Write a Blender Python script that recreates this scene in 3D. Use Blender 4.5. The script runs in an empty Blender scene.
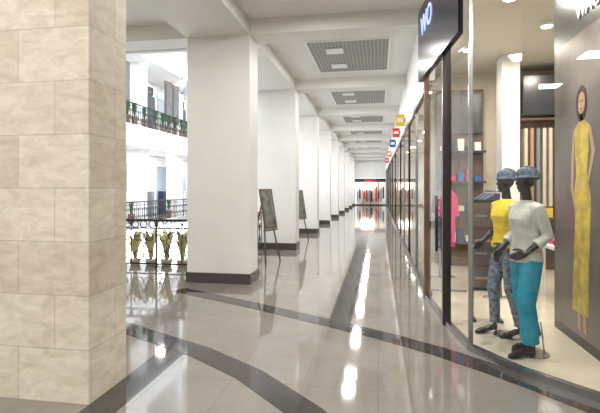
import bpy, bmesh, math, random
from mathutils import Vector, Matrix
random.seed(4)
scn=bpy.context.scene
try:
    scn.view_settings.view_transform='Standard'
except Exception: pass

# ---------------- materials ----------------
def mat(name,col,rough=.5,metal=0,emit=None,es=1,ior=1.5,coat=0,noise=None):
    m=bpy.data.materials.new(name); m.use_nodes=True
    nt=m.node_tree; p=nt.nodes['Principled BSDF']
    p.inputs['Base Color'].default_value=(*col,1)
    p.inputs['Roughness'].default_value=rough
    p.inputs['Metallic'].default_value=metal
    p.inputs['IOR'].default_value=ior
    if coat: p.inputs['Coat Weight'].default_value=coat
    if emit:
        p.inputs['Emission Color'].default_value=(*emit,1); p.inputs['Emission Strength'].default_value=es
    if noise:
        sc,amt=noise
        tc=nt.nodes.new('ShaderNodeTexCoord'); n=nt.nodes.new('ShaderNodeTexNoise'); n.inputs['Scale'].default_value=sc
        n.inputs['Detail'].default_value=6
        r=nt.nodes.new('ShaderNodeValToRGB')
        r.color_ramp.elements[0].position=.3; r.color_ramp.elements[1].position=.7
        r.color_ramp.elements[0].color=(*[c*(1-amt) for c in col],1); r.color_ramp.elements[1].color=(*[min(1,c*(1+amt)) for c in col],1)
        nt.links.new(tc.outputs['Object'],n.inputs['Vector']); nt.links.new(n.outputs['Fac'],r.inputs['Fac']); nt.links.new(r.outputs['Color'],p.inputs['Base Color'])
    return m
M={}
M['plaster']=mat('white_plaster',(.77,.755,.715),.6,noise=(1.5,.03))
M['column']=mat('column_paint',(.80,.79,.77),.45,noise=(2,.03))
M['white']=mat('white_paint',(.84,.84,.83),.5,noise=(1.5,.02))
M['base']=mat('dark_baseboard',(.07,.06,.06),.15)
M['black']=mat('black_metal',(.012,.012,.014),.4)
M['frame']=mat('bronze_frame',(.045,.038,.035),.3,.5)
M['steel']=mat('steel',(.45,.45,.45),.25,1)
M['sign']=mat('dark_sign',(.012,.014,.03),.2)
M['wood']=mat('brown_wood',(.13,.07,.04),.4,noise=(6,.3))
M['cream']=mat('cream_wall',(.70,.61,.50),.5,noise=(3,.06))
M['letters']=mat('lit_letters',(.5,.6,.9),.5,emit=(.35,.5,.9),es=.9)
M['wletters']=mat('white_letters',(.8,.8,.8),.5)
M['lamp']=mat('lamp_lens',(1,1,1),.5,emit=(1,.95,.86),es=12)
M['pink']=mat('pink_cloth',(.75,.05,.22),.7); M['red']=mat('red',(.6,.03,.03),.5)
M['yellow']=mat('yellow',(.8,.55,.05),.6); M['blue']=mat('blue',(.04,.12,.4),.5)
M['teal']=mat('teal_cloth',(.0,.27,.42),.75,noise=(14,.2)); M['navy']=mat('navy_cloth',(.03,.04,.09),.8)
M['grey']=mat('grey_cloth',(.25,.25,.27),.8); M['green']=mat('green_leaf',(.06,.2,.04),.5,noise=(8,.4))
M['lime']=mat('yellow_leaf',(.66,.62,.28),.5,noise=(8,.3))
M['mint']=mat('mint_wall',(.5,.68,.64),.6); M['orange']=mat('orange',(.7,.25,.03),.6)
M['shopdark']=mat('dark_shopfront',(.05,.05,.06),.25,noise=(2,.4))
M['skin']=mat('mannequin_black',(.012,.011,.012),.22)
M['yshirt']=mat('yellow_tshirt',(.90,.60,.02),.75,noise=(12,.14))
M['blouse']=mat('beige_blouse',(.58,.56,.51),.75,noise=(16,.14))
M['cap']=mat('denim_turban',(.11,.15,.21),.8,noise=(40,.8))
M['jeans']=mat('ripped_jeans',(.18,.20,.25),.85,noise=(22,.75))
M['pot']=mat('terracotta_pot',(.3,.2,.15),.6)
M['poster_bg']=mat('poster_print_background',(.15,.12,.11),.3,noise=(1.6,.5))
M['poster_hdr']=mat('poster_header',(.03,.028,.03),.3)
M['poster_skin']=mat('poster_print_skin',(.50,.30,.20),.4)
M['poster_dress']=mat('poster_print_dress',(.58,.42,.06),.4,noise=(9,.35))
M['poster_hair']=mat('poster_print_hair',(.05,.03,.02),.4)
M['shopfloor']=mat('shop_floor_tile',(.64,.56,.45),.12,noise=(4,.06))
M['paint1']=mat('canvas_print',(.16,.17,.16),.5,noise=(5,.8))
M['windowglass']=mat('atrium_window',(.35,.42,.47),.1,noise=(.6,.3))
M['ceilshop']=mat('shop_ceiling',(.80,.74,.64),.6)

def glass_mat():
    m=bpy.data.materials.new('clear_glass'); m.use_nodes=True; nt=m.node_tree; nt.nodes.clear()
    o=nt.nodes.new('ShaderNodeOutputMaterial'); mx=nt.nodes.new('ShaderNodeMixShader')
    t=nt.nodes.new('ShaderNodeBsdfTransparent'); t.inputs['Color'].default_value=(.93,.97,.965,1)
    g=nt.nodes.new('ShaderNodeBsdfGlossy'); g.inputs['Roughness'].default_value=.01
    lw=nt.nodes.new('ShaderNodeLayerWeight'); lw.inputs['Blend'].default_value=.5
    pw=nt.nodes.new('ShaderNodeMath'); pw.operation='POWER'; pw.inputs[1].default_value=4.5
    ma=nt.nodes.new('ShaderNodeMath'); ma.operation='MULTIPLY_ADD'; ma.inputs[1].default_value=.9; ma.inputs[2].default_value=.07
    nt.links.new(lw.outputs['Facing'],pw.inputs[0]); nt.links.new(pw.outputs[0],ma.inputs[0])
    nt.links.new(ma.outputs[0],mx.inputs[0]); nt.links.new(t.outputs[0],mx.inputs[1]); nt.links.new(g.outputs[0],mx.inputs[2]); nt.links.new(mx.outputs[0],o.inputs[0])
    return m
M['glass']=glass_mat()

def brick_mat(name,c1,c2,mortar,bw,rh,ms,rough,offset,vertical,ior=1.5,noise_amt=.5,nscale=5):
    m=bpy.data.materials.new(name); m.use_nodes=True; nt=m.node_tree; p=nt.nodes['Principled BSDF']; L=nt.links.new
    tc=nt.nodes.new('ShaderNodeTexCoord'); b=nt.nodes.new('ShaderNodeTexBrick')
    b.offset=offset; b.squash=1
    b.inputs['Color1'].default_value=(*c1,1); b.inputs['Color2'].default_value=(*c2,1); b.inputs['Mortar'].default_value=(*mortar,1)
    b.inputs['Scale'].default_value=1; b.inputs['Brick Width'].default_value=bw; b.inputs['Row Height'].default_value=rh
    b.inputs['Mortar Size'].default_value=ms; b.inputs['Mortar Smooth'].default_value=.1; b.inputs['Bias'].default_value=0
    n=nt.nodes.new('ShaderNodeTexNoise'); n.inputs['Scale'].default_value=nscale; n.inputs['Detail'].default_value=10; n.inputs['Roughness'].default_value=.7
    if vertical:
        s=nt.nodes.new('ShaderNodeSeparateXYZ'); c=nt.nodes.new('ShaderNodeCombineXYZ'); a=nt.nodes.new('ShaderNodeMath'); a.operation='ADD'
        L(tc.outputs['Object'],s.inputs[0]); L(s.outputs[0],a.inputs[0]); L(s.outputs[1],a.inputs[1]); L(a.outputs[0],c.inputs[0]); L(s.outputs[2],c.inputs[1]); L(c.outputs[0],b.inputs['Vector'])
        mp=nt.nodes.new('ShaderNodeMapping'); mp.inputs['Scale'].default_value=(.55,.55,1.3); mp.inputs['Rotation'].default_value=(.15,.2,0)
        L(tc.outputs['Object'],mp.inputs['Vector']); L(mp.outputs[0],n.inputs['Vector']); n.inputs['Distortion'].default_value=.8
    else:
        L(tc.outputs['Object'],b.inputs['Vector']); L(tc.outputs['Object'],n.inputs['Vector'])
    r=nt.nodes.new('ShaderNodeValToRGB'); r.color_ramp.elements[0].position=.32; r.color_ramp.elements[1].position=.62
    k=1-noise_amt; r.color_ramp.elements[0].color=(k,k*.96,k*.90,1); r.color_ramp.elements[1].color=(1,1,1,1)
    L(n.outputs['Fac'],r.inputs['Fac'])
    mx=nt.nodes.new('ShaderNodeMix'); mx.data_type='RGBA'; mx.blend_type='MULTIPLY'; mx.inputs[0].default_value=1
    L(b.outputs['Color'],mx.inputs[6]); L(r.outputs['Color'],mx.inputs[7]); L(mx.outputs[2],p.inputs['Base Color'])
    p.inputs['Roughness'].default_value=rough; p.inputs['IOR'].default_value=ior
    return m
M['floor']=brick_mat('polished_tile_floor',(.255,.235,.215),(.245,.225,.205),(.18,.165,.15),.6,.6,.003,.06,0,False,1.9,.10,3)
M['trav']=brick_mat('travertine_blocks',(.85,.78,.67),(.70,.62,.51),(.56,.49,.40),.62,.40,.003,.5,.5,True,1.4,.26,9)
M['band']=mat('dark_granite_band',(.045,.04,.04),.06,ior=1.7,noise=(12,.12))

def grille_mat():
    m=bpy.data.materials.new('ceiling_grille'); m.use_nodes=True; nt=m.node_tree; p=nt.nodes['Principled BSDF']
    tc=nt.nodes.new('ShaderNodeTexCoord'); b=nt.nodes.new('ShaderNodeTexBrick'); b.offset=0
    b.inputs['Color1'].default_value=(.19,.19,.17,1); b.inputs['Color2'].default_value=(.22,.22,.195,1); b.inputs['Mortar'].default_value=(.42,.42,.38,1)
    b.inputs['Scale'].default_value=1; b.inputs['Brick Width'].default_value=.075; b.inputs['Row Height'].default_value=.075; b.inputs['Mortar Size'].default_value=.009
    nt.links.new(tc.outputs['Object'],b.inputs['Vector']); nt.links.new(b.outputs['Color'],p.inputs['Base Color'])
    return m
M['grille']=grille_mat()

# ---------------- builder ----------------
class B:
    def __init__(s): s.bm=bmesh.new(); s.mats=[]
    def mi(s,m):
        m=M[m] if isinstance(m,str) else m
        if m not in s.mats: s.mats.append(m)
        return s.mats.index(m)
    def face(s,vs,i,smooth=False):
        try:
            f=s.bm.faces.new(vs); f.material_index=i; f.smooth=smooth
        except ValueError: pass
    def box(s,x0,x1,y0,y1,z0,z1,m):
        i=s.mi(m); v=[s.bm.verts.new(p) for p in [(x0,y0,z0),(x1,y0,z0),(x1,y1,z0),(x0,y1,z0),(x0,y0,z1),(x1,y0,z1),(x1,y1,z1),(x0,y1,z1)]]
        for f in [(3,2,1,0),(4,5,6,7),(0,1,5,4),(1,2,6,5),(2,3,7,6),(3,0,4,7)]: s.face([v[k] for k in f],i)
    def pane(s,a,b,z0,z1,m):
        i=s.mi(m); s.face([s.bm.verts.new((a[0],a[1],z0)),s.bm.verts.new((b[0],b[1],z0)),s.bm.verts.new((b[0],b[1],z1)),s.bm.verts.new((a[0],a[1],z1))],i)
    def wallseg(s,a,b,z0,z1,t,m):
        a=Vector((a[0],a[1]));b=Vector((b[0],b[1])); d=(b-a).normalized(); n=Vector((-d.y,d.x))*t/2
        s.prism([a+n,a-n,b-n,b+n],z0,z1,m)
    def prism(s,poly,z0,z1,m):
        i=s.mi(m); lo=[s.bm.verts.new((p[0],p[1],z0)) for p in poly]; hi=[s.bm.verts.new((p[0],p[1],z1)) for p in poly]; n=len(poly)
        s.face(lo[::-1],i); s.face(hi,i)
        for k in range(n): s.face([lo[k],lo[(k+1)%n],hi[(k+1)%n],hi[k]],i)
    def plate(s,poly,x0,x1,m):  # polygon in (y,z), extruded along x
        i=s.mi(m); lo=[s.bm.verts.new((x0,p[0],p[1])) for p in poly]; hi=[s.bm.verts.new((x1,p[0],p[1])) for p in poly]; n=len(poly)
        s.face(lo[::-1],i); s.face(hi,i)
        for k in range(n): s.face([lo[k],lo[(k+1)%n],hi[(k+1)%n],hi[k]],i)
    def tube(s,pts,r,m,seg=8,flat=None):
        i=s.mi(m); pts=[Vector(p) for p in pts]
        if not isinstance(r,(list,tuple)): r=[r]*len(pts)
        t=(pts[1]-pts[0]).normalized(); u=t.orthogonal().normalized(); rings=[]
        for k,p in enumerate(pts):
            if k==0: t=(pts[1]-pts[0])
            elif k==len(pts)-1: t=(pts[k]-pts[k-1])
            else: t=(pts[k+1]-pts[k-1])
            t.normalize(); u=(u-t*u.dot(t)); u=u.normalized() if u.length>1e-6 else t.orthogonal().normalized(); w=t.cross(u)
            rings.append([s.bm.verts.new(p+(u*math.cos(2*math.pi*j/seg)+w*math.sin(2*math.pi*j/seg))*r[k]) for j in range(seg)])
        for a,b in zip(rings,rings[1:]):
            for j in range(seg): s.face([a[j],a[(j+1)%seg],b[(j+1)%seg],b[j]],i,True)
        s.face(rings[0][::-1],i); s.face(rings[-1],i)
    def loft(s,rs,m,seg=20,cap=True):  # (cx,cy,z,rx,ry)
        i=s.mi(m); rings=[[s.bm.verts.new((cx+rx*math.cos(2*math.pi*j/seg),cy+ry*math.sin(2*math.pi*j/seg),z)) for j in range(seg)] for cx,cy,z,rx,ry in rs]
        for a,b in zip(rings,rings[1:]):
            for j in range(seg): s.face([a[j],a[(j+1)%seg],b[(j+1)%seg],b[j]],i,True)
        s.face(rings[0][::-1],i); s.face(rings[-1],i)
    def ell(s,c,r,m,rot=None,u=16,v=10):
        i=s.mi(m); mt=Matrix.Translation(Vector(c))
        if rot: mt=mt@rot
        mt=mt@Matrix.Diagonal((*r,1))
        d=bmesh.ops.create_uvsphere(s.bm,u_segments=u,v_segments=v,radius=1,matrix=mt)
        for vv in d['verts']:
            for f in vv.link_faces: f.material_index=i; f.smooth=True
    def done(s,name,parent=None,origin=None,loc=None):
        bmesh.ops.recalc_face_normals(s.bm,faces=s.bm.faces)
        me=bpy.data.meshes.new(name); s.bm.to_mesh(me); s.bm.free()
        for m in s.mats: me.materials.append(m)
        o=bpy.data.objects.new(name,me); scn.collection.objects.link(o)
        if loc is not None: o.location=loc
        if parent: o.parent=parent
        return o
def simple(name,x0,x1,y0,y1,z0,z1,m,**k):
    b=B(); b.box(x0,x1,y0,y1,z0,z1,m); return b.done(name,**k)
def empty(name,loc=(0,0,0),rz=0):
    e=bpy.data.objects.new(name,None); e.location=loc; e.rotation_euler=(0,0,rz); scn.collection.objects.link(e); return e

COLX0,COLX1=-3.2,-2.1; D=.5; YS=[3.0+4.22*k for k in range(10)]
YEND=42.0; WX=.70; H=4.40; HB=4.15
front=[(WX,6.8),(.79,5.5),(.90,4.66),(1.22,4.14),(1.65,3.70),(2.3,3.25),(3.2,2.9),(5.5,2.7)]

# ---------------- floor ----------------
b=B()
b.box(-14,6,-5,8.9,-.3,0,'floor'); b.box(-3.3,6,8.9,YEND,-.3,0,'floor'); b.box(-14,-10.9,8.9,YEND,-.3,0,'floor')
b.done('floor')
simple('floor_atrium_below',-10.9,-3.3,8.9,YEND,-4.8,-4.5,'floor')
def band(name,pts,w,zt=.003):
    b=B(); n=len(pts); P=[Vector(p) for p in pts]; Lp=[];Rp=[]
    for k,p in enumerate(P):
        t=(P[min(k+1,n-1)]-P[max(k-1,0)]).normalized(); nn=Vector((-t.y,t.x))*w/2; Lp.append(p+nn);Rp.append(p-nn)
    for k in range(n-1): b.prism([Lp[k],Rp[k],Rp[k+1],Lp[k+1]],0.0,zt,'band')
    return b.done(name)
band('trim_floor_band_1',[(-.45,5.25),(-.45,YEND)],.27,.002)
band('trim_floor_band_2',[(-3.1,6.66),(-1.7,5.95),(-.56,5.31),(.1,4.92),(.6,4.56),(1.0,4.2),(1.3,3.9),(1.6,3.55),(2.3,3.0),(3.2,2.6)],.26,.003)
band('trim_floor_band_3',[(-4.2,5.4),(-2.83,4.73),(-1.71,4.16),(-1.1,3.74),(-.5,3.16),(0,2.5)],.26,.003)
band('trim_floor_band_4',[(-1.95,-1),(-1.98,4.25)],.26,.002)

# ---------------- columns ----------------
for k,y in enumerate(YS):
    b=B(); m='trav' if k==0 else 'column'
    b.box(COLX0,COLX1,y,y+D,0,HB,m)
    if k: 
        b.box(COLX0-.02,COLX1+.02,y-.02,y+D+.02,0,.17,'base')
    b.done('travertine_column' if k==0 else 'column')

# ---------------- ceiling + beams ----------------
b=B(); b.box(-14,6,-5,8.3,H,5.0,'plaster'); b.box(-3.2,6,8.3,YEND,H,5.0,'plaster'); b.done('ceiling')
b=B()
for y in YS: b.box(-14 if y<8 else COLX0,WX,y,y+D,HB,H,'plaster')
for a,c in zip(YS,YS[1:]): b.box(COLX0,COLX1,a+D,c,HB,H,'plaster')
b.done('trim_ceiling_beams')
simple('trim_slab_edge',-10.9,-3.2,8.3,8.42,4.3,5.5,'white')
def area(name,loc,size,power,col=(1,.965,.91),rot=(0,0,0)):
    l=bpy.data.lights.new(name,'AREA'); l.size=size; l.energy=power*1.25; l.color=col; l.shape='SQUARE'
    o=bpy.data.objects.new(name,l); o.location=loc; o.rotation_euler=rot; scn.collection.objects.link(o); return o
for a,c in list(zip(YS,YS[1:])):
    y0=a+D+.75; y1=c-.75
    b=B(); b.box(-1.35,.2,y0,y1,H-.03,H-.005,'grille')
    t=.04
    for (x0,x1,ya,yb) in [(-1.35-t,-1.35,y0-t,y1+t),(.2,.2+t,y0-t,y1+t),(-1.35,.2,y0-t,y0),(-1.35,.2,y1,y1+t)]: b.box(x0,x1,ya,yb,H-.04,H,'white')
    b.done('ceiling_grille_panel')
for a,c in list(zip(YS,YS[1:])):
    for f in (.36,.66):
        yy=a+D+(c-a-D)*f
        simple('recessed_downlight',-1.03,-.69,yy-.17,yy+.17,H-.05,H-.035,'white')
        area('downlight_and_fill_lamp',(-.86,yy,H-.06),.3,32)
for x in (-8,-5,-2,1.2):  # unseen lamps added as ambient fill for the near hall, no fixtures
    for y in (-2.5,1,):
        area('downlight_and_fill_lamp',(x,y,H-.02),.6,50)
for x in (-8,-5): area('downlight_and_fill_lamp',(x,5.2,H-.02),.6,42)  # two more added fill lamps, out of view on the left

# ---------------- walls ----------------
simple('wall_back',-14,6,-5.2,-5,0,5,'white')
simple('wall_left',-14.2,-14,-5,YEND,0,13,'white')
simple('wall_right',6,6.2,-5,YEND,0,5,'white')
simple('wall_far_1',-14,-2.1,YEND,YEND+.2,-4.8,13,'white')
simple('wall_far_2',-2.1,6,YEND,YEND+.2,2.5,5,'white')
simple('wall_far_3',WX,6,YEND,YEND+.2,0,2.5,'white')
b=B()
b.box(-2.1,WX,YEND+1.6,YEND+1.7,0,2.45,'cream')
for x in [-2.1,-1.4,-.7,0,.64]: b.box(x,x+.05,YEND,YEND+.06,0,2.48,'frame')
b.box(-2.1,WX,YEND,YEND+.08,2.15,2.48,'shopdark'); b.box(-1.3,-.2,YEND-.02,YEND,2.2,2.42,'red'); b.box(-2.1,WX,YEND,YEND+.06,0,.1,'frame')
for k in range(12):
    x=-2+k*.22; b.box(x,x+.15,YEND+1.1,YEND+1.4,.3+.3*(k%2),1.3+.4*((k*7)%3)/2,['grey','navy','cream','red','wood'][k%5])
b.box(-1.6,-.4,YEND+1.5,YEND+1.58,1.5,2.1,'lamp')
b.done('end_storefront')
simple('floor_end_shop',-2.3,WX+.2,YEND,YEND+1.7,-.1,0,'floor')

# right storefront along corridor
b=B(); b.box(WX,WX+.12,6.8,YEND,3.17,H,'white'); b.done('wall_right_fascia')
b=B(); y=6.8; k=0
while y<YEND-.1:
    y2=min(y+2.1,YEND)
    b.pane((WX+.035,y+.02),(WX+.035,y2-.02),.06,3.12,'glass')
    r=.022 if k%2==0 else .012
    b.box(WX+.01,WX+.06,y-r,y+r,0,3.15,'frame' if k%2==0 else 'steel')
    y=y2; k+=1
b.box(WX,WX+.08,6.8,YEND,0,.10,'frame'); b.box(WX,WX+.08,6.8,YEND,3.08,3.16,'frame')
b.done('window_1')
for y in (9.9,16,22,28,35): simple('wall_shop_partition',WX+.1,6,y,y+.12,0,H,'cream')
simple('wall_shop_back',3.4,3.5,10.02,YEND,0,H,'cream')

def rack(name,x,y0,y1,ztop,cols,wid=.42,l=1.0):
    b=B(); 
    b.tube([(x,y0,0.012),(x,y0,ztop)],.015,'steel'); b.tube([(x,y1,0.012),(x,y1,ztop)],.015,'steel'); b.tube([(x,y0,ztop),(x,y1,ztop)],.012,'steel')
    for yy in (y0,y1): b.tube([(x-.25,yy,.03),(x+.25,yy,.03)],.015,'steel')
    y=y0+.08; n=0
    while y<y1-.06:
        c=cols[n%len(cols)]; n+=1; ll=l*random.uniform(.75,1.05); w=wid/2; z=ztop-.03
        i=b.mi(c); poly=[(-.05,z),(.05,z),(w,z-.1),(w+.03,z-.4),(w*.75,z-.42),(w*.75,z-ll),(-w*.75,z-ll),(-w*.75,z-.42),(-w-.03,z-.4),(-w,z-.1)]
        A=[b.bm.verts.new((x+p[0],y,p[1])) for p in poly]; C=[b.bm.verts.new((x+p[0],y+.035,p[1])) for p in poly]
        b.face(A,i); b.face(C[::-1],i)
        for k in range(len(poly)): b.face([A[k],C[k],C[(k+1)%10],A[(k+1)%10]],i)
        y+=.075
    return b.done(name)
allc=['pink','navy','grey','white','red','teal','yellow','wood','black']
for j,y in enumerate((10.6,13.2,16.8,19,23,25.5,29,32)): rack('clothes_rack',1.9,y,y+1.6,1.7,allc[j%9:]+allc[:j%9])
for y in (11,13.5,18,20.5,25,31,38): area('shop_lamp',(1.8,y,H-.1),.5,50,(1,.94,.86))

for k,(y,c,z0,z1) in enumerate([(12.0,'yellow',3.22,3.52),(14.6,'red',3.22,3.5),(18,'blue',3.2,3.5),(23.5,'orange',3.2,3.5),(29,'red',3.2,3.5)]):
    b=B(); b.box(WX-.24,WX-.02,y,y+.12,z0,z1,c); b.box(WX-.20,WX-.06,y-.005,y,z0+.1,z1-.1,'white'); b.box(WX-.05,WX,y+.02,y+.1,z0+.1,z1-.1,'frame'); b.done('shop_sign')

b=B(); b.prism([(WX-.12,6.8),(WX-.04,6.8),(.84,4.72),(.78,4.66)],3.15,4.15,'sign')
so=b.done('store_sign')
def text(name,s,loc,rot,size,m,parent=None,ext=.008):
    c=bpy.data.curves.new(name,'FONT'); c.body=s; c.size=size; c.extrude=ext; c.materials.append(M[m]); c.align_x='LEFT'
    o=bpy.data.objects.new(name,c); o.location=loc; o.rotation_euler=rot; scn.collection.objects.link(o)
    if parent: o.parent=parent
    return o
text('letters','WO',(.598,6.55,3.72),(math.radians(90),0,math.radians(-84.5)),.38,'letters',so)

# ---------------- near shop ----------------
b=B()
for k,(p,q) in enumerate(zip(front,front[1:])):
    b.pane(p,q,.06,3.6,'glass'); b.wallseg(p,q,0,.06,.06,'steel'); b.wallseg(p,q,3.6,H,.1,'white')
for k,mm,r in ((0,'wood',.035),(1,'frame',.045),(2,'steel',.02),(5,'steel',.02),(7,'frame',.03)):
    p=front[k]; b.box(p[0]-r,p[0]+r,p[1]-r,p[1]+r,0,3.6,mm)
b.tube([(.73,5.9,.8),(.73,5.9,1.5)],.018,'black'); b.tube([(.73,5.9,.85),(.77,5.9,.85)],.01,'black'); b.tube([(.73,5.9,1.45),(.77,5.9,1.45)],.01,'black')
b.done('window_2')
b=B(); b.prism([(p[0]+.04,p[1]+.03) for p in front]+[(6,2.75),(6,9.9),(WX+.09,9.9)],0,.012,'shopfloor'); b.done('floor_shop')
b=B(); b.prism([(p[0]+.08,p[1]+.06) for p in front]+[(6,2.8),(6,9.9),(WX+.13,9.9)],4.0,4.05,'ceilshop'); b.done('ceiling_shop')
PX=2.0
b=B(); b.box(PX,PX+.12,3.62,5.6,.012,3.98,'poster_hdr')
b.box(PX-.012,PX,3.68,5.55,.12,3.15,'poster_bg')
X0,X1=PX-.016,PX-.012
def mir(c,pts): return [(c+a,z) for a,z in pts]
c=4.86
b.plate(mir(c,[(-.14,.35),(.22,.35),(.18,.9),(.15,1.3),(.18,1.5),(.12,1.75),(.15,1.95),(.16,2.2),(.06,2.26),(-.06,2.26),(-.16,2.2),(-.14,1.95),(-.12,1.75),(-.19,1.5),(-.18,1.2),(-.15,.8)]),X0,X1,'poster_dress')
b.plate(mir(c,[(-.035,2.24),(.035,2.24),(.04,2.36),(-.03,2.36)]),X0-.001,X1,'poster_skin')
b.plate(mir(c,[(.15,2.2),(.19,2.2),(.24,1.9),(.25,1.6),(.18,1.4),(.15,1.42),(.19,1.6),(.18,1.88)]),X0-.001,X1,'poster_skin')
b.plate(mir(c,[(-.14,2.2),(-.18,2.2),(-.28,1.95),(-.16,1.66),(-.13,1.7),(-.21,1.95)]),X0-.001,X1,'poster_skin')
b.plate([(c+.12*math.cos(t)+.01,2.44+.18*math.sin(t)) for t in [k*math.pi/8 for k in range(16)]],X0-.001,X1,'poster_hair')
b.plate([(c+.075*math.cos(t)+.0,2.44+.11*math.sin(t)) for t in [k*math.pi/8 for k in range(16)]],X0-.003,X1,'poster_skin')
for s in (-.025,.03): b.plate([(c+s+.014*math.cos(t),2.46+.008*math.sin(t)) for t in [k*math.pi/4 for k in range(8)]],X0-.005,X1,'poster_hair')
b.plate([(c+.022*math.cos(t),2.385+.008*math.sin(t)) for t in [k*math.pi/4 for k in range(8)]],X0-.005,X1,'red')
for s in (-.06,.06): b.plate(mir(c,[(s-.03,.36),(s+.03,.36),(s+.025,.2),(s-.05,.17)]),X0-.001,X1,'poster_skin')
b.plate([(4.05+.22*math.cos(t),2.3+.32*math.sin(t)) for t in [k*math.pi/10 for k in range(20)]],X0,X1,'poster_hair')
b.plate([(4.0,1.95),(4.35,1.7),(4.4,.3),(3.75,.3),(3.75,1.8)],X0,X1,'wood')
po=b.done('fashion_poster_panel')
text('letters','WAGOON',(PX-.005,5.0,3.3),(math.radians(90),0,math.radians(-90)),.2,'wletters',po)

simple('shop_pillar',2.2,2.5,8.6,9.0,.012,3.99,'white')
b=B()
b.box(2.7,4.6,9.5,9.88,.012,3.9,'wood')
for z in (.5,1.0,2.9): b.box(2.72,4.58,9.25,9.5,z,z+.04,'wood')
for k in range(16):
    x=2.78+k*.11; b.box(x,x+.06,9.28,9.49,1.25,2.75,['cream','poster_skin','grey','cream'][k%4])
b.box(2.75,4.55,9.24,9.29,3.0,3.75,'shopdark')
for k in range(10):
    x=2.8+k*.18; b.box(x,x+.13,9.28,9.48,.54,.6+.08*(k%3),allc[k%9])
    b.box(x,x+.13,9.28,9.48,1.04,1.1+.06*(k%4),allc[(k+4)%9])
b.done('display_shelving')
b=B(); b.box(1.2,2.1,9.6,9.88,.012,3.6,'wood'); b.box(1.5,2.05,9.5,9.6,2.7,3.5,'shopdark')
for k,z in enumerate((.5,1.1,1.7,2.3)):
    b.box(1.2,2.1,9.35,9.6,z,z+.04,'shopdark')
    for j in range(5): b.box(1.25+j*.16,1.37+j*.16,9.38,9.58,z+.04,z+.14+.07*((j+k)%3),['navy','cream','blue','white','black','red'][(j*3+k)%6])
b.done('wall_bookcase')
rack('clothes_rack',1.08,7.2,8.3,1.6,['pink','navy','blue','grey','navy'],.26,.85)
rack('clothes_rack',1.75,6.9,7.9,1.55,['navy','blue','grey','black'],.4,.9)
rack('clothes_rack',3.6,6.0,7.6,1.5,['white','cream','yellow','teal'],.4,.9)
b=B(); b.box(2.35,3.3,6.5,7.3,.75,.8,'white'); 
for x in (2.4,3.2):
    for y in (6.55,7.2): b.box(x,x+.05,y,y+.05,.012,.75,'white')
for k,cc in enumerate(['red','white','navy','pink','grey','yellow']): b.box(2.42+.3*(k%3),2.66+.3*(k%3),6.56+.36*(k//3),6.84+.36*(k//3),.8,.86+.03*(k%3),cc)
b.done('display_table')
b=B(); b.box(1.09,1.45,5.72,5.76,.36,1.46,'poster_hdr'); b.box(1.12,1.42,5.712,5.72,.40,1.42,'poster_bg')
for xx in (1.11,1.41): b.box(xx,xx+.03,5.72,5.76,.04,.36,'frame')
for xx in (1.10,1.40): b.box(xx,xx+.05,5.6,5.88,.012,.04,'frame')
for k in range(6): b.box(1.15,1.39-.05*(k%3),5.708,5.712,.5+k*.15,.53+k*.15,['poster_skin','wood','grey'][k%3])
b.done('standing_poster_board')
for p in [(1.6,5.9),(2.9,5.4),(1.5,8.0),(3.2,8.2),(2.4,7.0)]:
    b=B(); b.loft([(p[0],p[1],3.93,.09,.09),(p[0],p[1],4.0,.1,.1)],'white'); b.loft([(p[0],p[1],3.92,.07,.07),(p[0],p[1],3.932,.07,.07)],'lamp'); b.done('shop_spotlight')
    area('shop_spotlight_lamp',(p[0],p[1],3.9),.16,33,(1,.91,.78))
area('shop_spotlight_lamp',(1.45,4.5,3.9),.16,42,(1,.94,.85)); 
b=B(); b.loft([(1.45,4.5,3.91,.09,.09),(1.45,4.5,4.0,.1,.1)],'white'); b.done('shop_spotlight')

# ---------------- easels ----------------
def easel(loc,rz,h=1.55,bw=.5,bh=.85):
    b=B()
    b.tube([(-.3,-.12,0),(-.04,.1,h)],.018,'wood',6); b.tube([(.3,-.12,0),(.04,.1,h)],.018,'wood',6); b.tube([(0,.5,0),(0,.1,h-.03)],.018,'wood',6)
    z0=h*.47; y0=-.05; y1=.10
    b.tube([(-.27,-.06,z0-.03),(.27,-.06,z0-.03)],.02,'wood',6)
    def q(x0,x1,a,c,off,t,m):
        ii=b.mi(m); dy=(y1-y0)/bh
        V=[b.bm.verts.new((x,y0+dy*(z-z0)+o-off,z)) for o in (0,t) for (x,z) in ((x0,a),(x1,a),(x1,c),(x0,c))]
        for f in [(0,1,2,3),(7,6,5,4),(0,4,5,1),(1,5,6,2),(2,6,7,3),(3,7,4,0)]: b.face([V[k] for k in f],ii)
    q(-bw/2,bw/2,z0,z0+bh,.03,.02,'wood'); q(-bw/2+.04,bw/2-.04,z0+.04,z0+bh-.04,.035,.006,'paint1')
    o=b.done('display_easel'); o.location=loc; o.rotation_euler=(0,0,rz); return o
easel((-2.33,9.45,0),math.radians(72),1.55)
easel((-2.35,13.6,0),math.radians(68),1.45)

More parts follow.
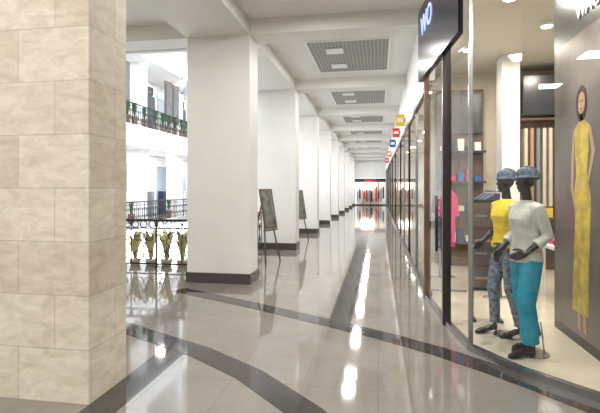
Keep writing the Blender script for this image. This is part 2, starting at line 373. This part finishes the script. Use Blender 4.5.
# ---------------- railings ----------------
def spiral(c,r0,turns,dirx,dirz,n=18):
    P=[]
    for k in range(n):
        t=k/(n-1); a=turns*2*math.pi*t; r=r0*(1-t*.8); P.append((c[0]+dirx*r*math.cos(a),c[1]+dirz*r*math.sin(a)))
    return P
def railing(name,p0,p1,z=0,pitch=.36,q=1.0):
    b=B(); p0=Vector(p0);p1=Vector(p1); L=(p1-p0).length; d=(p1-p0)/L
    def W(u,h): q_=p0+d*u; return (q_.x,q_.y,z+h)
    b.tube([W(0,.96),W(L,.96)],.026,'black',6); b.tube([W(0,.80),W(L,.80)],.012*q,'black',5); b.tube([W(0,.10),W(L,.10)],.014*q,'black',5)
    n=max(1,round(L/pitch)); s=L/n; f=s/.36
    for k in range(n+1):
        b.tube([W(k*s,0 if k%3==0 else .1),W(k*s,.96)],.02 if k%3==0 else .010*q,'black',5)
    for k in range(n):
        c=k*s+s/2
        for o in ((-.12*f,0,.12*f) if f>1.2 else (0,)):
            b.tube([W(c+o+.07*math.cos(a*math.pi/6),.88+.07*math.sin(a*math.pi/6)) for a in range(13)],.009*q,'black',4)
        for (cx,cz,dx,dz) in [(c-.075*f,.62,1,1),(c+.075*f,.62,-1,1),(c-.075*f,.28,1,-1),(c+.075*f,.28,-1,-1)]:
            b.tube([W(u,h) for u,h in spiral((cx,cz),.08*min(f,1.5),1.4,dx,dz)],.009*q,'black',4)
        for sg in (1,-1): b.tube([W(c,.62),W(c-sg*.04*f,.54),W(c,.45),W(c+sg*.04*f,.36),W(c,.28)],.009*q,'black',4)
    return b.done(name)
railing('wrought_iron_railing',(-10.8,8.3),(-3.25,8.3),pitch=.54,q=1.1)
for a,c in list(zip(YS,YS[1:]))[1:]: railing('wrought_iron_railing',(-3.0,a+D+.03),(-3.0,c-.03))
def plant(name,loc,h,n,m,potm='pot',pr=.16,ph=.3,seed=0,w=.05,spr=1):
    R=random.Random(seed); b=B(); x,y,z=loc
    b.loft([(x,y,z,pr*.75,pr*.75),(x,y,z+ph*.9,pr,pr),(x,y,z+ph,pr*1.05,pr*1.05)],potm,14)
    for k in range(n):
        a=R.uniform(0,6.28); ln=h*R.uniform(.6,1.05); sp=R.uniform(.12,.3)*h*spr
        i=b.mi(m); prev=None; N=7
        sd=Vector((-math.sin(a),math.cos(a),0))
        for j in range(N+1):
            t=j/N; c=Vector((x+math.cos(a)*(.02+sp*t*t),y+math.sin(a)*(.02+sp*t*t),z+ph+ln*(t-.35*t*t*t)))
            ww=w*math.sin(math.pi*min(.98,.12+t*.88))+.003
            l=b.bm.verts.new(c-sd*ww); mm=b.bm.verts.new(c+Vector((0,0,-.2*ww))); r=b.bm.verts.new(c+sd*ww)
            if prev: b.face([prev[0],prev[1],mm,l],i,True); b.face([prev[1],prev[2],r,mm],i,True)
            prev=(l,mm,r)
    return b.done(name)
for k,x in enumerate((-3.6,-3.95,-4.3,-4.65,-5.0,-5.6,-6.6,-7.8)): plant('potted_plant',(x,8.68,0),.95,20,'lime',potm='cream',seed=k,w=.05,ph=.12,pr=.12)

# ---------------- atrium gallery on the left ----------------
GX=-10.9
simple('ceiling_gallery_1',-14,GX,8.9,YEND,3.5,4.49,'white')
simple('ceiling_gallery_2',-14,GX,-5,YEND,7.8,8.8,'white')
simple('ceiling_gallery_3',-14,GX,8.9,YEND,11.6,12.4,'white')
for k in range(8):
    y=12.1+4.2*k
    for z0,z1 in ((0,3.5),(4.5,7.8),(8.8,11.6)):
        b=B(); b.box(GX-1.35,GX-.65,y,y+.7,z0,z1,'white'); b.box(GX-1.38,GX-.62,y-.03,y+.73,z0,z0+.15,'plaster'); b.box(GX-1.38,GX-.62,y-.03,y+.73,z1-.15,z1,'plaster'); b.done('gallery_column')
railing('balcony_railing',(GX-.05,9),(GX-.05,YEND-.1),4.5)
b=B(); fx=-13.2
cols=['windowglass','mint','white','windowglass','white','windowglass','white','shopdark']
y=9.2;k=0
while y<YEND-1.5:
    b.box(fx,fx+.05,y,y+1.35,.1,2.9,cols[k%8]); b.box(fx,fx+.1,y+1.35,y+1.45,0,3.48,'white'); 
    if k%3==0: b.box(fx+.02,fx+.12,y+.2,y+1.2,2.95,3.3,['pink','blue','red','orange'][(k//3)%4])
    b.box(fx+.05,fx+.4,y+.3,y+.6,.0,1.4,['grey','white','navy','cream','pink'][(k*2)%5])
    y+=1.45;k+=1
b.box(fx-.1,fx,9,YEND,0,3.48,'white'); 
b.box(fx+.45,fx+.5,22.3,22.9,.3,3.0,'pink'); b.box(fx+.45,fx+.5,27.2,27.9,.3,3.0,'pink'); b.done('window_3')
b=B(); y=9.2;k=0
while y<YEND-1.5:
    b.box(fx,fx+.05,y,y+1.35,4.6,7.0,['shopdark','windowglass','wood','shopdark','windowglass'][k%5]); b.box(fx,fx+.1,y+1.35,y+1.45,4.5,7.78,'white')
    b.box(fx+.05,fx+.08,y+.2,y+1.1,7.05,7.5,['wood','shopdark','white'][k%3])
    y+=1.45;k+=1
b.box(fx-.1,fx,9,YEND,4.5,7.78,'white'); b.done('window_4')
for y0 in (17.4,18.6,23.0,23.9,26.4):
    b=B(); b.box(GX-.62,GX-.57,y0,y0+.85,5.3,7.5,'wood'); b.box(GX-.57,GX-.55,y0+.1,y0+.75,5.5,7.3,'shopdark'); b.box(GX-.62,GX-.57,y0+.38,y0+.45,4.5,5.3,'black'); b.box(GX-.62,GX-.55,y0+.2,y0+.65,4.5,4.53,'black'); b.done('cafe_screen')
for k,y0 in enumerate((17.0,17.6,18.2,18.8,19.4,20.3,21.4,22.2,22.9,23.6,24.5,25.3,26.2)): plant('balcony_planter',(GX-.31,y0,4.5),.95,30,'green',seed=20+k,w=.06,ph=.45,pr=.15,spr=.6)
for k,y0 in enumerate((17.6,19.2,23)): plant('potted_shrub',(GX-.36,y0,0),.9,22,'green',seed=40+k,w=.05,ph=.4,pr=.16,spr=.7)
railing('gallery_railing',(GX-.05,9),(GX-.05,YEND-.1),0)
b=B(); cx,cy,cz=GX+.3,23.2,7.15
for r,m,t in ((.42,'steel',.03),(.36,'white',.05)):
    i=b.mi(m); A=[];C=[]
    for k in range(24):
        a=k*math.pi/12; A.append(b.bm.verts.new((cx+r*math.cos(a)*.7,cy-t+r*math.cos(a)*-.7,cz+r*math.sin(a)))); C.append(b.bm.verts.new((cx+r*math.cos(a)*.7+t,cy+t-r*math.cos(a)*.7,cz+r*math.sin(a))))
    b.face(A,i); b.face(C[::-1],i)
    for k in range(24): b.face([A[k],C[k],C[(k+1)%24],A[(k+1)%24]],i)
b.tube([(cx,cy,cz+.4),(cx,cy,8.2)],.02,'black'); b.tube([(cx,cy,8.2),(GX,cy,8.2)],.02,'black'); b.done('round_shop_sign')
for y in (14,19,24,29,35):
    area('gallery_lamp',(-12.2,y,3.45),.5,60,(1,.97,.93)); area('gallery_lamp',(-12.2,y,7.75),.5,55,(1,.97,.93))
b=B()
for k in range(9): b.box(-11,-3.2,9+4*k,9.12+4*k,12.4,12.7,'white')
for x in (-10.9,-8.3,-5.8,-3.3): b.box(x,x+.1,9,YEND,12.4,12.6,'white')
b.done('skylight_frame')

# ---------------- mannequins ----------------
def hand(b,w,d,n,m='skin',side=1,curl=.5):
    w=Vector(w); d=Vector(d).normalized(); n=(Vector(n)-d*Vector(n).dot(d)).normalized(); s=d.cross(n)*side
    lens=[.070,.078,.072,.056]
    b.tube([w-d*.04,w,w+d*.03],[.024,.023,.026],m,8)
    for k in range(4):
        o=s*(.030-.020*k); kn=w+d*(.085-.004*abs(k-1))+o
        b.tube([w+o*.5,w+d*.04+o*.9,kn],[.017,.015,.013],m,8)
        l=lens[k]; d2=(d+n*curl*(.6+.15*k)).normalized(); d3=(d+n*curl*(1.5+.2*k)).normalized()
        p1=kn+d2*l*.5; p2=p1+d3*l*.32; p3=p2+(d3+n*curl*.6).normalized()*l*.22
        b.tube([kn-d*.01,kn,p1,p2,p3],[.011,.011,.0098,.0088,.006],m,8)
    t0=w+d*.025+s*.02; t1=t0+(d*.6+s*.8+n*.25).normalized()*.04; t2=t1+(d*.95+s*.35+n*.35).normalized()*.032; t3=t2+(d+n*.3).normalized()*.022
    b.tube([t0,t1,t2,t3],[.016,.013,.011,.007],m,8)
def foot(b,x,y,m='skin'):
    b.tube([(x,y+.055,.10),(x,y+.045,.062),(x,y+.0,.062),(x,y-.06,.04),(x,y-.115,.03),(x,y-.16,.022),(x,y-.185,.018)],[.024,.032,.033,.033,.034,.026,.012],m,12)
    b.tube([(x,y+.055,.075),(x,y+.06,.03),(x,y+.062,.0)],[.024,.013,.010],m,8)
def rem(o,vs,it=6):
    r=o.modifiers.new('r','REMESH'); r.mode='VOXEL'; r.voxel_size=vs; r.use_smooth_shade=True
    s=o.modifiers.new('s','SMOOTH'); s.iterations=it; s.factor=.5
def mannequin(loc,rz,top,bot,LE,LW,LD,RE,RW,RD,fl,fr,long_sleeve,wide):
    e=empty('mannequin',loc,rz)
    LS=Vector((.165,0,1.40)); RS=Vector((-.165,0,1.40))
    b=B()
    b.loft([(0,0,.84,.13,.09),(0,0,.93,.155,.105),(0,0,1.02,.14,.10),(0,0,1.1,.112,.085),(0,-.005,1.2,.13,.095),(0,-.015,1.29,.15,.11),(0,-.005,1.37,.165,.095),(0,.005,1.43,.13,.07),(0,.01,1.465,.065,.055)],'skin')
    b.tube([(0,.015,1.42),(0,.01,1.48),(0,-.005,1.58)],[.058,.047,.046],'skin',14)
    b.ell((0,.0,1.675),(.072,.092,.098),'skin'); b.ell((0,-.028,1.615),(.056,.062,.07),'skin'); b.ell((0,-.055,1.565),(.026,.026,.022),'skin')
    b.tube([(0,-.086,1.66),(0,-.103,1.632),(0,-.104,1.622)],[.008,.012,.010],'skin',8)
    b.ell((0,-.085,1.594),(.022,.012,.006),'skin'); b.ell((0,-.083,1.584),(.020,.012,.007),'skin')
    b.ell((0,-.082,1.677),(.05,.012,.008),'skin')
    for s in (-1,1):
        b.ell((s*.028,-.080,1.657),(.013,.009,.007),'skin'); b.ell((s*.074,.01,1.64),(.009,.02,.032),'skin'); b.ell((s*.038,-.062,1.63),(.02,.02,.02),'skin')
    for S,E,W_ in ((LS,LE,LW),(RS,RE,RW)):
        E=Vector(E);W_=Vector(W_)
        b.tube([S+Vector((-.03*(1 if S.x>0 else -1),0,.0)),S,S.lerp(E,.5),E,E.lerp(W_,.3),W_],[.05,.052,.043,.036,.037,.024],'skin',12)
    hand(b,LW,LD,(-1,.0,-.2),side=-1); hand(b,RW,RD,(1,.0,-.2),side=1)
    for s,f in ((1,fl),(-1,fr)):
        x,y=f
        hp=Vector((s*.085,0,.9)); kn=Vector((s*.085*.4+x*.6,y*.55-.03,.50)); an=Vector((x,y+.05,.11))
        b.tube([hp,hp.lerp(kn,.5),kn,kn.lerp(an,.35)+Vector((0,.015,0)),an],[.085,.072,.052,.050,.030],'skin',14)
        foot(b,x,y)
    o=b.done('body',parent=e); rem(o,.0055,3)
    b=B()
    b.loft([(0,0,.80,.14,.10),(0,.005,.88,.170,.122),(0,.005,.95,.165,.12),(0,0,1.04,.135,.10)],bot)
    for s,f in ((1,fl),(-1,fr)):
        x,y=f
        hp=Vector((s*.085,0,.9)); kn=Vector((s*.085*.4+x*.6,y*.55-.03,.50)); an=Vector((x,y+.045,.13 if wide else .12))
        r=[.097,.096,.084,.080,.082,.080] if wide else [.092,.084,.064,.058,.05,.046]
        b.tube([hp,hp.lerp(kn,.45),kn,kn.lerp(an,.35)+Vector((0,.01,0)),kn.lerp(an,.75),an],r,bot,18)
        if not wide:
            b.tube([an+Vector((0,0,.02)),an],[.056,.056],bot,16)
    o=b.done('trousers',parent=e); rem(o,.008,4)
    b=B()
    hem=.88 if long_sleeve else .95
    b.loft([(0,0,hem,.178,.135),(0,0,hem+.04,.176,.134),(0,0,1.02,.158,.122),(0,0,1.1,.142,.112),(0,-.005,1.2,.145,.115),(0,-.018,1.29,.160,.13),(0,-.005,1.37,.175,.108),(0,.005,1.425,.14,.085),(0,.01,1.455,.085,.068),(0,.008,1.47,.07,.06)],top,28)
    for S,E,W_ in ((LS,LE,LW),(RS,RE,RW)):
        E=Vector(E);W_=Vector(W_); q=Vector((-.04*(1 if S.x>0 else -1),0,.0))
        if long_sleeve: b.tube([S+q,S,S.lerp(E,.5),E,E.lerp(W_,.45),E.lerp(W_,.55)],[.060,.064,.058,.053,.052,.054],top,14)
        else: b.tube([S+q,S,S.lerp(E,.35),S.lerp(E,.6)],[.060,.064,.060,.062],top,14)
    o=b.done('shirt',parent=e); rem(o,.008,4)
    b=B(); R=Matrix.Rotation(math.radians(-16),4,'X')
    b.ell((0,.012,1.715),(.084,.108,.072),'cap',R)
    for k in range(5):
        z=1.69+.017*k; r=1-.10*k
        b.tube([(.088*r*math.cos(a),.012+.008*k+.108*r*math.sin(a),z-.02*math.sin(a)+.02*math.sin(a+.5*k)) for a in [j*math.pi/10 for j in range(21)]],.013,'cap',8)
    b.ell((.0,.115,1.70),(.035,.03,.04),'cap')
    o=b.done('turban',parent=e); rem(o,.006,2)
    b=B(); b.loft([(.02,.03,0,.17,.17),(.02,.03,.008,.165,.165)],'steel',32)
    b.tube([(.05,.16,.0),(.05,.12,.3)],.007,'steel',8); b.done('base_plate',parent=e)
    return e
mannequin((1.41,4.66,.012),math.radians(-70),'blouse','teal',
  (.205,.075,1.14),(.18,-.13,.99),(-.35,-.85,-.4),(-.22,.04,1.14),(-.2,-.14,.97),(.1,-.6,-.8),(.12,-.09),(-.08,.09),True,True)
mannequin((1.36,5.17,.012),math.radians(-72),'yshirt','jeans',
  (.22,.03,1.14),(.20,-.14,1.0),(-.1,-.8,-.5),(-.22,.02,1.14),(-.2,-.16,.98),(.1,-.8,-.5),(.10,.05),(-.09,-.12),False,False)

# ---------------- world + camera ----------------
w=bpy.data.worlds.new('World'); scn.world=w; w.use_nodes=True
w.node_tree.nodes['Background'].inputs[0].default_value=(.86,.93,1,1); w.node_tree.nodes['Background'].inputs[1].default_value=3.9
cam=bpy.data.cameras.new('camera'); co=bpy.data.objects.new('camera',cam); scn.collection.objects.link(co)
co.location=(0,0,1.6); co.rotation_euler=(math.radians(90),0,math.atan(78/450)); cam.sensor_width=36; cam.lens=27; cam.shift_y=-18.5/600
cam.clip_start=.05; cam.clip_end=200
scn.camera=co
